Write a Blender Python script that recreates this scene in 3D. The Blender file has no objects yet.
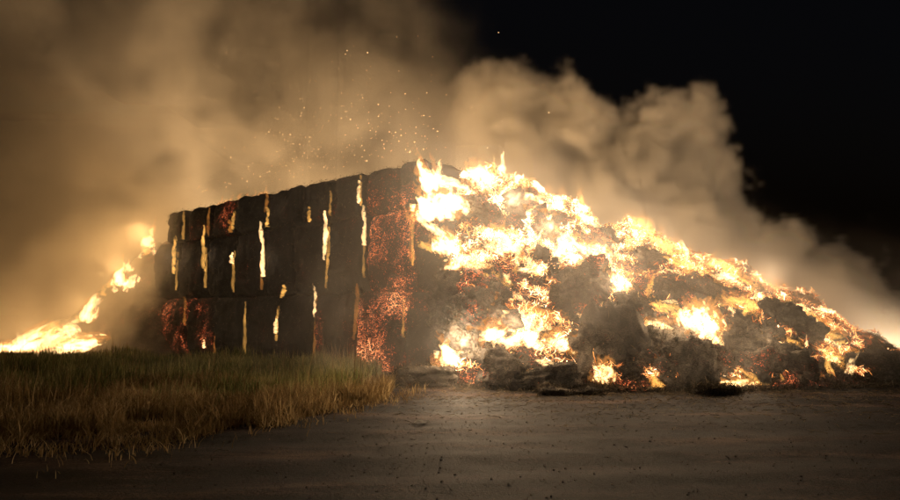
import bpy, math, random
import numpy as np
from mathutils import Vector, Matrix, Euler

random.seed(7)
rng = np.random.default_rng(11)
SC = bpy.context.scene
COL = SC.collection

# ------------------------------------------------------------------ camera, sky, exposure
PITCH = math.radians(5.49)
EYE = Vector((0.0, 0.0, 1.7))
FPX = 655.0                                   # focal length in photo pixels (900 wide)
cam_d = bpy.data.cameras.new('camera')
cam_d.sensor_width = 36.0
cam_d.lens = 36.0 * FPX / 900.0
cam_d.clip_end = 2000
cam = bpy.data.objects.new('camera', cam_d)
COL.objects.link(cam)
cam.location = EYE
cam.rotation_euler = (math.pi / 2 + PITCH, 0, 0)
SC.camera = cam

world = bpy.data.worlds.new('World')
SC.world = world
world.use_nodes = True
wn = world.node_tree.nodes
wl = world.node_tree.links
for n in list(wn):
    wn.remove(n)
w_out = wn.new('ShaderNodeOutputWorld')
w_bg = wn.new('ShaderNodeBackground')
w_sky = wn.new('ShaderNodeTexSky')
w_sky.sky_type = 'NISHITA'
w_sky.sun_disc = False
w_sky.sun_elevation = math.radians(-4.0)       # night
w_sky.sun_rotation = math.radians(150)
w_bg.inputs['Strength'].default_value = 0.12
wl.new(w_sky.outputs[0], w_bg.inputs['Color'])
wl.new(w_bg.outputs[0], w_out.inputs['Surface'])

vs = SC.view_settings
vs.view_transform = 'Standard'
vs.look = 'None'
vs.exposure = 0.15
vs.gamma = 1.0
vs.use_curve_mapping = False
cy = SC.cycles
cy.use_denoising = True
cy.denoiser = 'OPENIMAGEDENOISE'
cy.use_adaptive_sampling = True
cy.adaptive_threshold = 0.05
cy.max_bounces = 6
cy.diffuse_bounces = 2
cy.glossy_bounces = 1
cy.transmission_bounces = 2
cy.volume_bounces = 2
cy.transparent_max_bounces = 64
cy.volume_step_rate = 4.0
cy.volume_max_steps = 256
cy.sample_clamp_indirect = 4.0
cy.sample_clamp_direct = 0.0
cy.use_light_tree = True
cy.caustics_reflective = False
cy.caustics_refractive = False

FIRE = (1.0, 0.715, 0.44)                       # colour of the firelight
LIGHT_GAIN = 1.0

# ------------------------------------------------------------------ helpers
F_DIR = Vector((0, math.cos(PITCH), math.sin(PITCH)))
U_DIR = Vector((0, -math.sin(PITCH), math.cos(PITCH)))


def ray(px, py):
    return (Vector((1, 0, 0)) * ((px - 450) / FPX) + U_DIR * ((250 - py) / FPX) + F_DIR)


def at(px, py, Y):
    r = ray(px, py)
    return EYE + r * (Y / r.y)


def smooth(a, b, x):
    t = np.clip((np.asarray(x, dtype=float) - a) / (b - a), 0, 1)
    return t * t * (3 - 2 * t)


_perm = rng.permutation(256)
_perm = np.concatenate([_perm, _perm, _perm])
_grad = rng.normal(size=(256, 3))
_grad /= np.linalg.norm(_grad, axis=1)[:, None]


def perlin(x, y, z):
    x, y, z = np.broadcast_arrays(np.asarray(x, float), np.asarray(y, float), np.asarray(z, float))
    xi, yi, zi = np.floor(x).astype(int), np.floor(y).astype(int), np.floor(z).astype(int)
    xf, yf, zf = x - xi, y - yi, z - zi
    u, v, w = (t * t * t * (t * (t * 6 - 15) + 10) for t in (xf, yf, zf))
    out = 0.0
    for dx in (0, 1):
        for dy in (0, 1):
            for dz in (0, 1):
                h = _perm[_perm[_perm[(xi + dx) & 255] + ((yi + dy) & 255)] + ((zi + dz) & 255)]
                g = _grad[h]
                d = g[..., 0] * (xf - dx) + g[..., 1] * (yf - dy) + g[..., 2] * (zf - dz)
                out = out + d * (u if dx else 1 - u) * (v if dy else 1 - v) * (w if dz else 1 - w)
    return out * 1.5


def fbm(x, y, z, oct=4, gain=0.5):
    a, f, s = 1.0, 1.0, 0.0
    for i in range(oct):
        s = s + a * perlin(x * f + 17.3 * i, y * f - 5.1 * i, z * f + 9.7 * i)
        a *= gain
        f *= 2.03
    return s


def mesh_np(name, V, Fq, mat=None, smooth_shade=True):
    """mesh from arrays; Fq is an (n,3) or (n,4) index array"""
    me = bpy.data.meshes.new(name)
    V = np.asarray(V, dtype=np.float32)
    Fq = np.asarray(Fq, dtype=np.int32)
    k = Fq.shape[1]
    me.vertices.add(len(V))
    me.vertices.foreach_set('co', V.ravel())
    me.loops.add(len(Fq) * k)
    me.loops.foreach_set('vertex_index', Fq.ravel())
    me.polygons.add(len(Fq))
    me.polygons.foreach_set('loop_start', np.arange(0, len(Fq) * k, k, dtype=np.int32))
    me.polygons.foreach_set('loop_total', np.full(len(Fq), k, dtype=np.int32))
    me.polygons.foreach_set('use_smooth', np.full(len(Fq), smooth_shade, dtype=bool))
    me.update(calc_edges=True)
    if mat:
        me.materials.append(mat)
    return me


def link(name, me, parent=None, loc=(0, 0, 0)):
    o = bpy.data.objects.new(name, me)
    COL.objects.link(o)
    o.location = loc
    if parent:
        o.parent = parent
    return o


def tag(o, label=None, cat=None, group=None, kind=None):
    if label:
        o['label'] = label
    if cat:
        o['category'] = cat
    if group:
        o['group'] = group
    if kind:
        o['kind'] = kind
    return o


def grid_faces(nx, ny):
    i = np.arange((nx - 1) * (ny - 1))
    a = (i // (ny - 1)) * ny + i % (ny - 1)
    return np.stack([a, a + ny, a + ny + 1, a + 1], 1)


def surface_nets(F, origin, step):
    """closed surface of F > 0 as (verts, quads)"""
    S = F > 0
    nx, ny, nz = F.shape
    cell = np.zeros((nx - 1, ny - 1, nz - 1), dtype=np.int32)
    acc = np.zeros((nx - 1, ny - 1, nz - 1, 3))
    cnt = np.zeros((nx - 1, ny - 1, nz - 1))
    corners = [(i, j, k) for i in (0, 1) for j in (0, 1) for k in (0, 1)]

    def sub(A, c):
        return A[c[0]:nx - 1 + c[0], c[1]:ny - 1 + c[1], c[2]:nz - 1 + c[2]]
    for a in corners:
        for ax in range(3):
            if a[ax]:
                continue
            b = list(a)
            b[ax] = 1
            fa, fb = sub(F, a), sub(F, b)
            m = (fa > 0) != (fb > 0)
            t = np.where(m, fa / np.where(m, fa - fb, 1), 0)
            for q in range(3):
                acc[..., q] += np.where(m, a[q] + (t if q == ax else 0), 0)
            cnt += m
    act = cnt > 0
    idx = np.full(cell.shape, -1, dtype=np.int64)
    idx[act] = np.arange(act.sum())
    ii = np.argwhere(act)
    V = (ii + acc[act] / cnt[act][:, None]) * np.asarray(step) + np.asarray(origin)
    quads = []
    for ax in range(3):
        o1, o2 = [(1, 2), (2, 0), (0, 1)][ax]
        sl0 = [slice(1, -1)] * 3
        sl1 = [slice(1, -1)] * 3
        sl0[ax] = slice(0, -1)
        sl1[ax] = slice(1, None)
        a, b = S[tuple(sl0)], S[tuple(sl1)]
        e = np.argwhere(a != b)
        base = e.copy()
        for q in range(3):
            if q != ax:
                base[:, q] += 1
        pos = a[tuple(e.T)]
        c = []
        for d1, d2 in ((0, 0), (-1, 0), (-1, -1), (0, -1)):
            g = base.copy()
            g[:, o1] += d1
            g[:, o2] += d2
            c.append(idx[tuple(g.T)])
        q4 = np.stack(c, 1)
        q4[~pos] = q4[~pos][:, ::-1]
        quads.append(q4)
    return V, np.concatenate(quads)


# ------------------------------------------------------------------ materials
def nt(name):
    m = bpy.data.materials.new(name)
    m.use_nodes = True
    t = m.node_tree
    for n in list(t.nodes):
        t.nodes.remove(n)
    out = t.nodes.new('ShaderNodeOutputMaterial')
    return m, t, out


def N(t, kind, **kw):
    n = t.nodes.new(kind)
    for k, v in kw.items():
        if k in n.inputs.keys():
            n.inputs[k].default_value = v
        else:
            setattr(n, k, v)
    return n


def ramp(t, stops, src):
    r = t.nodes.new('ShaderNodeValToRGB')
    el = r.color_ramp.elements
    while len(el) > 1:
        el.remove(el[-1])
    for i, (p, c) in enumerate(stops):
        e = el[0] if i == 0 else el.new(p)
        e.position = p
        e.color = (*c, 1) if len(c) == 3 else c
    t.links.new(src, r.inputs[0])
    return r


def math_n(t, op, a, b=None, clamp=False):
    n = t.nodes.new('ShaderNodeMath')
    n.operation = op
    n.use_clamp = clamp
    for i, v in enumerate((a, b)):
        if v is None:
            continue
        if isinstance(v, (int, float)):
            n.inputs[i].default_value = v
        else:
            t.links.new(v, n.inputs[i])
    return n.outputs[0]


def straw_material(name, tones, ember_scale=9.0, ember_gain=2.0):
    """charred straw: black to ash-brown, fibrous, with glowing embers where the object's 'ember' value asks"""
    m, t, out = nt(name)
    L = t.links.new
    tc = N(t, 'ShaderNodeTexCoord')
    geo = N(t, 'ShaderNodeNewGeometry')
    P = geo.outputs['Position']
    mp = N(t, 'ShaderNodeMapping')
    mp.inputs['Scale'].default_value = (1.0, 1.0, 3.0)
    L(P, mp.inputs['Vector'])
    n1 = N(t, 'ShaderNodeTexNoise', Scale=1.3, Detail=5.0, Roughness=0.6)
    L(P, n1.inputs['Vector'])
    n2 = N(t, 'ShaderNodeTexNoise', Scale=22.0, Detail=4.0, Roughness=0.7)
    L(mp.outputs[0], n2.inputs['Vector'])
    mixn = math_n(t, 'ADD', math_n(t, 'MULTIPLY', n1.outputs[0], 0.55), math_n(t, 'MULTIPLY', n2.outputs[0], 0.45))
    cr = ramp(t, tones, mixn)
    bs = N(t, 'ShaderNodeBsdfPrincipled', Roughness=0.9)
    bs.inputs['Specular IOR Level'].default_value = 0.15
    L(cr.outputs[0], bs.inputs['Base Color'])
    bump = N(t, 'ShaderNodeBump', Strength=0.9, Distance=0.05)
    L(n2.outputs[0], bump.inputs['Height'])
    L(bump.outputs[0], bs.inputs['Normal'])
    # embers
    at_ = N(t, 'ShaderNodeAttribute', attribute_type='OBJECT', attribute_name='ember')
    wv = N(t, 'ShaderNodeTexNoise', Scale=3.0, Detail=2.0)
    L(P, wv.inputs['Vector'])
    add = N(t, 'ShaderNodeVectorMath', operation='MULTIPLY_ADD')
    L(wv.outputs['Color'], add.inputs[0])
    add.inputs[1].default_value = (0.5, 0.5, 0.5)
    L(P, add.inputs[2])
    vo = N(t, 'ShaderNodeTexVoronoi', feature='DISTANCE_TO_EDGE', Scale=ember_scale)
    lay = N(t, 'ShaderNodeMapping')
    lay.inputs['Scale'].default_value = (0.75, 0.75, 1.7)
    L(add.outputs[0], lay.inputs['Vector'])
    L(lay.outputs[0], vo.inputs['Vector'])
    line = N(t, 'ShaderNodeMapRange', clamp=True)
    L(vo.outputs['Distance'], line.inputs['Value'])
    line.inputs['From Min'].default_value = 0.16
    line.inputs['From Max'].default_value = 0.0
    zone = N(t, 'ShaderNodeTexNoise', Scale=0.9, Detail=3.0, Roughness=0.6)
    L(P, zone.inputs['Vector'])
    zone2 = N(t, 'ShaderNodeTexNoise', Scale=7.0, Detail=2.0, Roughness=0.6)
    L(P, zone2.inputs['Vector'])
    z = math_n(t, 'ADD', math_n(t, 'MULTIPLY', zone.outputs[0], 1.7), math_n(t, 'MULTIPLY', zone2.outputs[0], 0.6))
    thr = math_n(t, 'SUBTRACT', 1.72, math_n(t, 'MULTIPLY', at_.outputs['Fac'], 0.85))
    zone3 = N(t, 'ShaderNodeTexNoise', Scale=28.0, Detail=2.0, Roughness=0.7)
    L(P, zone3.inputs['Vector'])
    z = math_n(t, 'ADD', z, math_n(t, 'MULTIPLY', math_n(t, 'SUBTRACT', zone3.outputs[0], 0.5), 1.3))
    zm = math_n(t, 'POWER', math_n(t, 'MULTIPLY', math_n(t, 'SUBTRACT', z, thr), 1.5, clamp=True), 1.6)
    ember = math_n(t, 'MULTIPLY', line.outputs[0], zm)
    ecol = ramp(t, [(0.0, (0.6, 0.07, 0.025)), (0.2, (1.0, 0.19, 0.06)), (0.5, (1.0, 0.40, 0.13)), (1.0, (1.0, 0.72, 0.38))], ember)
    L(ecol.outputs[0], bs.inputs['Emission Color'])
    L(math_n(t, 'MULTIPLY', math_n(t, 'ADD', ember, math_n(t, 'MULTIPLY', zm, 0.05)), ember_gain), bs.inputs['Emission Strength'])
    L(bs.outputs[0], out.inputs['Surface'])
    m.cycles.emission_sampling = 'NONE'
    return m


def flame_material(name, col, per_metre, skin):
    m, t, out = nt(name)
    L = t.links.new
    tr = N(t, 'ShaderNodeBsdfTransparent')
    em = N(t, 'ShaderNodeEmission', Strength=skin)
    em.inputs['Color'].default_value = (*col, 1)
    ad = N(t, 'ShaderNodeAddShader')
    L(tr.outputs[0], ad.inputs[0])
    L(em.outputs[0], ad.inputs[1])
    L(ad.outputs[0], out.inputs['Surface'])
    ev = N(t, 'ShaderNodeEmission', Strength=per_metre)
    ev.inputs['Color'].default_value = (*col, 1)
    L(ev.outputs[0], out.inputs['Volume'])
    m.cycles.emission_sampling = 'NONE'
    return m


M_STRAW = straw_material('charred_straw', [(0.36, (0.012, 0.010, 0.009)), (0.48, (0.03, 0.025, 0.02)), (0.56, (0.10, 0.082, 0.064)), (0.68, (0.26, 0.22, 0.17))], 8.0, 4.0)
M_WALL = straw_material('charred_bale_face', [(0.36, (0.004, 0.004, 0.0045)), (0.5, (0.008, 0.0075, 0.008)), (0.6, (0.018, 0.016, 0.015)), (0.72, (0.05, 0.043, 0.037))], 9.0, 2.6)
M_HOT = flame_material('flame_white_hot', (1.0, 0.60, 0.25), 24.0, 0.05)
M_YEL = flame_material('flame_yellow', (1.0, 0.48, 0.10), 8.0, 0.05)
M_ORA = flame_material('flame_orange', (1.0, 0.36, 0.06), 3.0, 0.03)


def ground_material():
    m, t, out = nt('packed_dirt')
    L = t.links.new
    geo = N(t, 'ShaderNodeNewGeometry')
    P = geo.outputs['Position']
    mp = N(t, 'ShaderNodeMapping')
    mp.inputs['Rotation'].default_value = (0, 0, math.radians(24))
    mp.inputs['Scale'].default_value = (0.35, 1.6, 1.0)
    L(P, mp.inputs['Vector'])
    n1 = N(t, 'ShaderNodeTexNoise', Scale=0.9, Detail=6.0, Roughness=0.62)
    L(mp.outputs[0], n1.inputs['Vector'])
    n2 = N(t, 'ShaderNodeTexNoise', Scale=26.0, Detail=5.0, Roughness=0.75)
    L(P, n2.inputs['Vector'])
    mx = math_n(t, 'ADD', math_n(t, 'MULTIPLY', n1.outputs[0], 0.62), math_n(t, 'MULTIPLY', n2.outputs[0], 0.38))
    n3 = N(t, 'ShaderNodeTexNoise', Scale=0.35, Detail=3.0, Roughness=0.6)
    L(P, n3.inputs['Vector'])
    mx = math_n(t, 'ADD', mx, math_n(t, 'MULTIPLY', math_n(t, 'SUBTRACT', n3.outputs[0], 0.5), 0.35))
    cr = ramp(t, [(0.41, (0.0022, 0.0015, 0.0015)), (0.48, (0.0055, 0.0031, 0.0028)), (0.54, (0.014, 0.0078, 0.0064)), (0.63, (0.085, 0.049, 0.037))], mx)
    bs = N(t, 'ShaderNodeBsdfPrincipled', Roughness=0.8)
    bs.inputs['Specular IOR Level'].default_value = 0.12
    L(cr.outputs[0], bs.inputs['Base Color'])
    bump = N(t, 'ShaderNodeBump', Strength=0.7, Distance=0.03)
    L(n2.outputs[0], bump.inputs['Height'])
    L(bump.outputs[0], bs.inputs['Normal'])
    L(bs.outputs[0], out.inputs['Surface'])
    return m


def blade_material(name, stops):
    m, t, out = nt(name)
    L = t.links.new
    a = N(t, 'ShaderNodeAttribute', attribute_type='GEOMETRY', attribute_name='tone')
    cr = ramp(t, stops, a.outputs['Fac'])
    d = N(t, 'ShaderNodeBsdfDiffuse')
    tl = N(t, 'ShaderNodeBsdfTranslucent')
    L(cr.outputs[0], d.inputs[0])
    L(cr.outputs[0], tl.inputs[0])
    mx = N(t, 'ShaderNodeMixShader', Fac=0.4)
    L(d.outputs[0], mx.inputs[1])
    L(tl.outputs[0], mx.inputs[2])
    L(mx.outputs[0], out.inputs['Surface'])
    return m


def plain(name, col, rough=0.8):
    m, t, out = nt(name)
    bs = N(t, 'ShaderNodeBsdfPrincipled', Roughness=rough)
    n = N(t, 'ShaderNodeTexNoise', Scale=14.0, Detail=4.0)
    tc = N(t, 'ShaderNodeTexCoord')
    t.links.new(tc.outputs['Object'], n.inputs['Vector'])
    cr = ramp(t, [(0.3, tuple(c * 0.6 for c in col)), (0.7, tuple(min(1, c * 1.25) for c in col))], n.outputs[0])
    t.links.new(cr.outputs[0], bs.inputs['Base Color'])
    t.links.new(bs.outputs[0], out.inputs['Surface'])
    return m


M_GROUND = ground_material()
M_REED = blade_material('green_reed_blades', [(0.0, (0.05, 0.06, 0.02)), (0.45, (0.14, 0.15, 0.05)), (1.0, (0.40, 0.36, 0.16))])
M_DRY = blade_material('dry_grass_blades', [(0.0, (0.10, 0.065, 0.028)), (0.5, (0.24, 0.16, 0.07)), (1.0, (0.52, 0.40, 0.21))])
M_LOOSE = blade_material('loose_straw_stalks', [(0.0, (0.012, 0.01, 0.009)), (0.6, (0.05, 0.04, 0.028)), (1.0, (0.20, 0.15, 0.09))])
M_STONE = plain('gravel_stone', (0.11, 0.085, 0.065))
M_LITTER = plain('white_paper', (0.75, 0.73, 0.70))

# ------------------------------------------------------------------ ground
def ground_h(x, y):
    h = 0.018 * fbm(x * 0.35, y * 0.35, 0.3, 3) + 0.010 * fbm(x * 2.3, y * 2.3, 4.2, 4, 0.6)
    # wheel ruts sweeping across the yard towards the pile
    for c, w in ((0.0, 0.34), (1.9, 0.34), (4.3, 0.4), (6.3, 0.4)):
        q = (y - 7.4) - 0.12 * x + 0.006 * (x - 2) ** 2 - c + 0.25 * perlin(x * 0.3, c, 1.0)
        h = h - 0.014 * np.exp(-(q / w) ** 2) + 0.010 * np.exp(-((np.abs(q) - w * 1.7) / (w * 0.6)) ** 2)
    return h


def axis(lo, hi, step, far_lo, far_hi):
    a = list(np.arange(lo, hi + step / 2, step))
    s, v = step, hi
    while v < far_hi:
        s *= 1.35
        v += s
        a.append(v)
    s, v = step, lo
    while v > far_lo:
        s *= 1.35
        v -= s
        a.insert(0, v)
    return np.array(a)


gx = axis(-16, 14, 0.11, -600, 600)
gy = axis(3.0, 17.5, 0.09, -200, 900)
GX, GY = np.meshgrid(gx, gy, indexing='ij')
near = smooth(60, 20, np.hypot(GX, GY))
GZ = ground_h(GX, GY) * near
ground = link('ground', mesh_np('ground', np.stack([GX, GY, GZ], -1).reshape(-1, 3), grid_faces(len(gx), len(gy)), M_GROUND))
tag(ground, 'dark rutted dirt yard and field ground under the fire', None, None, 'structure')

# ------------------------------------------------------------------ the collapsed heaps
RX = np.array([-0.30, 0.35, 1.45, 3.36, 5.45, 7.55, 9.74, 11.75, 12.8, 14.5])
RY = np.array([17.6, 18.0, 19.0, 20.0, 21.0, 21.5, 22.0, 22.0, 21.5, 21.0])
RH = np.array([0.0, 5.6, 5.65, 5.10, 4.45, 3.80, 3.05, 1.95, 0.75, 0.0])
TY = np.array([16.2, 15.4, 15.0, 14.8, 14.8, 15.0, 15.4, 16.3, 17.2, 18.5])


def mound_h(x, y):
    yr, h, yt = np.interp(x, RX, RY), np.interp(x, RX, RH), np.interp(x, RX, TY)
    wob = 0.7 * perlin(x * 0.45, 3.3, 0.2)
    s = np.clip((y - yt - wob * 0.5) / (yr - yt - wob * 0.5), 0, 1)
    front = h * s ** 0.85
    back = h * (1 - smooth(0.0, 7.0, y - yr))
    base = np.where(y < yr, front, back)
    rough = 0.55 * fbm(x * 0.55, y * 0.55, 1.7, 5, 0.55) + 0.25 * np.abs(fbm(x * 1.7, y * 1.7, 8.1, 3))
    # sagging layers running down to the right
    lay = (x * 0.75 + base * 1.15) * 1.1 + 0.8 * perlin(x * 0.5, y * 0.5, 5.0)
    rough = rough + 0.22 * (np.abs((lay % 1.0) - 0.5) * 2 - 0.5)
    return base + rough * np.clip(base / 1.2, 0, 1) - 0.05


nx, ny = 300, 230
mx_ = np.linspace(-1.3, 14.5, nx)
my_ = np.linspace(14.0, 29.0, ny) ** 1.0
MX, MY = np.meshgrid(mx_, my_, indexing='ij')
MZ = mound_h(MX, MY)
V = np.stack([MX + 0.12 * perlin(MX * 2, MY * 2, MZ * 2), MY + 0.25 * perlin(MX * 1.3, MZ * 1.3, MY * 1.3 + 9), MZ], -1).reshape(-1, 3)
heap = link('straw_heap', mesh_np('straw_heap', V, grid_faces(nx, ny), M_STRAW))
heap['ember'] = 0.72
tag(heap, 'tall slumped heap of burning charred straw at the collapsed end of the stack', 'straw heap')

LXR = np.array([-24.0, -20.5, -18.5, -16.5, -15.0, -13.6, -12.3, -11.0])
LYR = np.array([31.5, 31.0, 30.5, 30.2, 30.2, 30.4, 30.6, 31.0])
LHH = np.array([0.0, 0.45, 0.95, 2.0, 3.5, 5.0, 5.4, 5.4])


def left_h(x, y):
    yr, h = np.interp(x, LXR, LYR), np.interp(x, LXR, LHH)
    d = np.abs(y - yr)
    base = h * (1 - smooth(0.2, 1.4 + 0.5 * h, d))
    return base + (0.35 * fbm(x * 0.7, y * 0.7, 2.7, 4) + 0.15 * np.abs(fbm(x * 2, y * 2, 3.3, 2))) * np.clip(base, 0, 1) - 0.05


lx = np.linspace(-24.5, -11.0, 150)
ly = np.linspace(26.5, 35.0, 100)
LXM, LYM = np.meshgrid(lx, ly, indexing='ij')
LZ = left_h(LXM, LYM)
heap2 = link('straw_heap', mesh_np('straw_heap_low', np.stack([LXM, LYM, LZ], -1).reshape(-1, 3), grid_faces(150, 100), M_STRAW))
heap2['ember'] = 0.5
tag(heap2, 'low smoking heap of burnt straw trailing off beyond the far end of the bale wall', 'straw heap')


def hit(px, py, hf, y0, y1, n=400):
    """first point along the pixel's ray where it meets the heap surface"""
    r = ray(px, py)
    ys = np.linspace(y0, y1, n)
    k = ys / r.y
    xs, zs = EYE.x + r.x * k, EYE.z + r.z * k
    hz = hf(xs, ys)
    w = np.argwhere(hz > zs)
    i = int(w[0][0]) if len(w) else int(np.argmin(zs - hz))
    return Vector((xs[i], ys[i], hz[i]))


def on_heap(px, py):
    return hit(px, py, mound_h, 14.0, 24.0)


def on_left(px, py):
    return hit(px, py, left_h, 26.5, 34.0)


# ------------------------------------------------------------------ bales
C0 = Vector((0.0, 17.2, 0))
D = Vector((-0.753, 0.657, 0)).normalized()
NRM = Vector((-D.y, D.x, 0)) * 1.0            # outward normal must face the camera
if NRM.y > 0:
    NRM = -NRM
ANG = math.atan2(D.y, D.x)


def face_t(px):
    r = ray(px, 300)
    k = C0.cross(Vector((r.x, r.y, 0))).z / 1.0
    # solve EYE + r*s = C0 + D*t in plan
    det = r.x * (-D.y) - r.y * (-D.x)
    b = C0 - EYE
    s = (b.x * (-D.y) - b.y * (-D.x)) / det
    return (r.x * s - C0.x) / D.x


_shape_cache = {}


def rounded_block(nu, nv, nw):
    """points of a closed box surface in [-1,1]^3 with quads; returns (V, F)"""
    key = (nu, nv, nw)
    if key in _shape_cache:
        return _shape_cache[key]
    verts, faces, index = [], [], {}

    def vid(p):
        k = tuple(round(c, 5) for c in p)
        if k not in index:
            index[k] = len(verts)
            verts.append(k)
        return index[k]
    ns = (nu, nv, nw)
    for axn in range(3):
        a, b = [q for q in range(3) if q != axn]
        for sgn in (-1, 1):
            for i in range(ns[a]):
                for j in range(ns[b]):
                    c = []
                    for di, dj in ((0, 0), (1, 0), (1, 1), (0, 1)):
                        p = [0, 0, 0]
                        p[axn] = sgn
                        p[a] = -1 + 2 * (i + di) / ns[a]
                        p[b] = -1 + 2 * (j + dj) / ns[b]
                        c.append(vid(p))
                    flip = (sgn > 0) == (axn == 1)
                    faces.append(c[::-1] if flip else c)
    _shape_cache[key] = (np.array(verts), np.array(faces))
    return _shape_cache[key]


def block_mesh(name, size, nu, nv, nw, seed, rough=0.06, roundness=0.12, mat=None, layers=0.0, sag=0.0, taper=0.0):
    """a straw bale or lump: a box with rounded edges, bulging and ragged, size = full extents, base at z = 0"""
    P, Fq = rounded_block(nu, nv, nw)
    hx, hy, hz = (s / 2 for s in size)
    Q = P * np.array([hx, hy, hz])
    r = roundness * min(hx, hy, hz) * 2
    inner = np.maximum(np.array([hx, hy, hz]) - r, 1e-3)
    core = np.clip(Q, -inner, inner)
    dv = Q - core
    ln = np.linalg.norm(dv, axis=1, keepdims=True)
    nrm = dv / np.maximum(ln, 1e-6)
    Q = core + nrm * r
    o = seed * 13.7
    x, y, z = Q[:, 0] + o, Q[:, 1] - o, Q[:, 2] + 0.3 * o
    disp = rough * (fbm(x * 1.3, y * 1.3, z * 1.3, 3) + 0.8 * fbm(x * 4.5, y * 4.5, z * 4.5, 3))
    if layers:
        ph = (Q[:, 2] + 0.06 * perlin(x * 1.5, y * 1.5, z)) * 5.5
        disp = disp + layers * (np.abs((ph % 1.0) - 0.5) * 2 - 0.5) + 0.4 * layers * perlin(x * 3, y * 3, z * 14)
    Q = Q + nrm * disp[:, None]
    u = (Q[:, 2] / hz + 1) / 2
    if sag:
        Q[:, 0] += sag * perlin(o + u * 1.5, 0.2, o) * 1.2
        bul = sag * np.sin(np.clip(u, 0, 1) * math.pi)
        Q[:, 1] += np.sign(Q[:, 1]) * bul * 0.6
    if taper:
        k = 1 - taper * np.clip(u, 0, 1)
        Q[:, 0] *= k
        Q[:, 1] *= k
    Q[:, 2] += hz
    return mesh_np(name, Q, Fq, mat)


ORD = ['first', 'second', 'third', 'fourth', 'fifth', 'sixth', 'seventh', 'eighth', 'ninth', 'tenth']
COURSES = [
    ('bottom', 0.0, 2.30, [135, 160, 186, 215, 245, 276, 314, 355, 402, 450]),
    ('middle', 2.28, 2.40, [150, 174, 203, 231, 260, 290, 325, 362, 411, 450]),
    ('top', 4.66, 1.36, [160, 179, 204, 229, 262, 295, 327, 358, 393, 418]),
]
EMBER = {('bottom', 1): 0.62, ('bottom', 2): 0.93, ('bottom', 3): 0.45, ('middle', 1): 0.62, ('middle', 2): 0.88, ('middle', 3): 0.4,
         ('top', 1): 0.6, ('top', 2): 0.6, ('bottom', 7): 0.52, ('bottom', 8): 0.66, ('bottom', 9): 0.6, ('top', 7): 0.45, ('top', 8): 0.38, ('top', 6): 0.2}
LOOK = {'bottom': 'standing in the grass', 'middle': 'in the middle tier', 'top': 'along the top of the wall'}
seed = 1
SEAMS = {}
for cname, z0, hh, seams in COURSES:
    ts = [face_t(p) for p in seams]            # descending: far end first
    SEAMS[cname] = ts
    for i in range(len(ts) - 1):
        t1, t0 = ts[i], ts[i + 1]
        col = len(ts) - 1 - i                  # 1 = nearest the heap
        gap = 0.09 + 0.08 * random.random()
        w = (t1 - t0) - gap
        h_ = hh * (1 + random.uniform(-0.012, 0.012))
        dep = 2.3
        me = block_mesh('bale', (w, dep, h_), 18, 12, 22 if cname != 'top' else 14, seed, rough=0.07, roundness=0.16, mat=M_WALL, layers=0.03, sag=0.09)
        seed += 1
        p = C0 + D * ((t0 + t1) / 2) - NRM * (dep / 2 + random.uniform(-0.07, 0.10) + {'bottom': 0.0, 'middle': 0.05, 'top': 0.14}[cname])
        o = link('straw_bale', me, None, (p.x, p.y, z0 + random.uniform(-0.015, 0.015)))
        o.rotation_euler = (random.uniform(-0.012, 0.012), random.uniform(-0.03, 0.04), ANG + random.uniform(-0.035, 0.035))
        e = EMBER.get((cname, col), 0.27)
        o['ember'] = e
        if e > 0.7:
            look = 'glowing ember-covered bale'
        elif e > 0.42:
            look = 'charred bale speckled with red embers'
        else:
            look = 'blackened smoking straw bale'
        tag(o, f'{look} in the {cname} tier, {ORD[col - 1]} from the heap', 'straw bale', f'bales of the {cname} tier of the wall')

# ------------------------------------------------------------------ fallen bales and lumps on the big heap
def lump(px, py, size, rot, seed, label, rough=0.13, ember=0.15, roundness=0.3, sink=0.25, Y=None, group='fallen bales around the heap', cat='fallen bale', name='fallen_bale', taper=0.0, layers=0.03):
    p = at(px, py, Y) if Y else on_heap(px, py)
    me = block_mesh(name, size, 26, 20, 20, seed, rough * 1.25, roundness * 0.75, M_STRAW, layers * 1.6, 0.0, taper)
    o = link(name, me, None, (p.x, p.y, max(0.0, p.z) - sink * size[2] if not Y else -0.06))
    o.rotation_euler = rot
    o['ember'] = ember
    tag(o, label, cat, group)
    return o


lump(427, 388, (1.35, 0.7, 0.52), (0.05, -0.06, 0.15), 101, 'low flat slab of straw with flames along its top beside the dry grass', 0.05, 0.2, 0.2, Y=15.6)
lump(401, 389, (0.42, 0.4, 0.42), (0.1, 0.2, 0.7), 102, 'small black round clod of straw at the end of the low slab by the grass', 0.06, 0.0, 0.4, Y=15.3)
lump(612, 388, (2.3, 1.3, 1.95), (-0.35, 0.12, 0.1), 103, 'huge dark leaning slab of charred straw in the middle of the heap front', 0.13, 0.12, 0.2, Y=15.5, taper=0.45)
lump(680, 392, (1.5, 1.2, 1.15), (-0.2, 0.25, -0.3), 104, 'dark wedge of charred straw to the right of the huge leaning slab', 0.13, 0.15, 0.25, Y=15.2, taper=0.3)
lump(652, 345, (0.65, 0.6, 0.5), (0.1, 0.2, 0.5), 105, 'small round grey lump of straw sitting between two white flames', 0.06, 0.1, 0.42)
lump(787, 384, (1.35, 1.1, 0.95), (0, 0.15, 0.2), 106, 'rounded black bale crowned with white flame near the tail of the heap', 0.08, 0.38, 0.38, Y=16.2)
lump(874, 385, (1.55, 1.2, 0.80), (0, -0.05, -0.1), 107, 'big dark rectangular bale lying alone at the right edge', 0.07, 0.1, 0.28, Y=16.2)
lump(712, 382, (0.85, 0.8, 1.0), (0.1, 0.1, 0.4), 108, 'upright grey stump of straw left of the black rounded bale', 0.10, 0.3, 0.3, Y=15.5)
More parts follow.
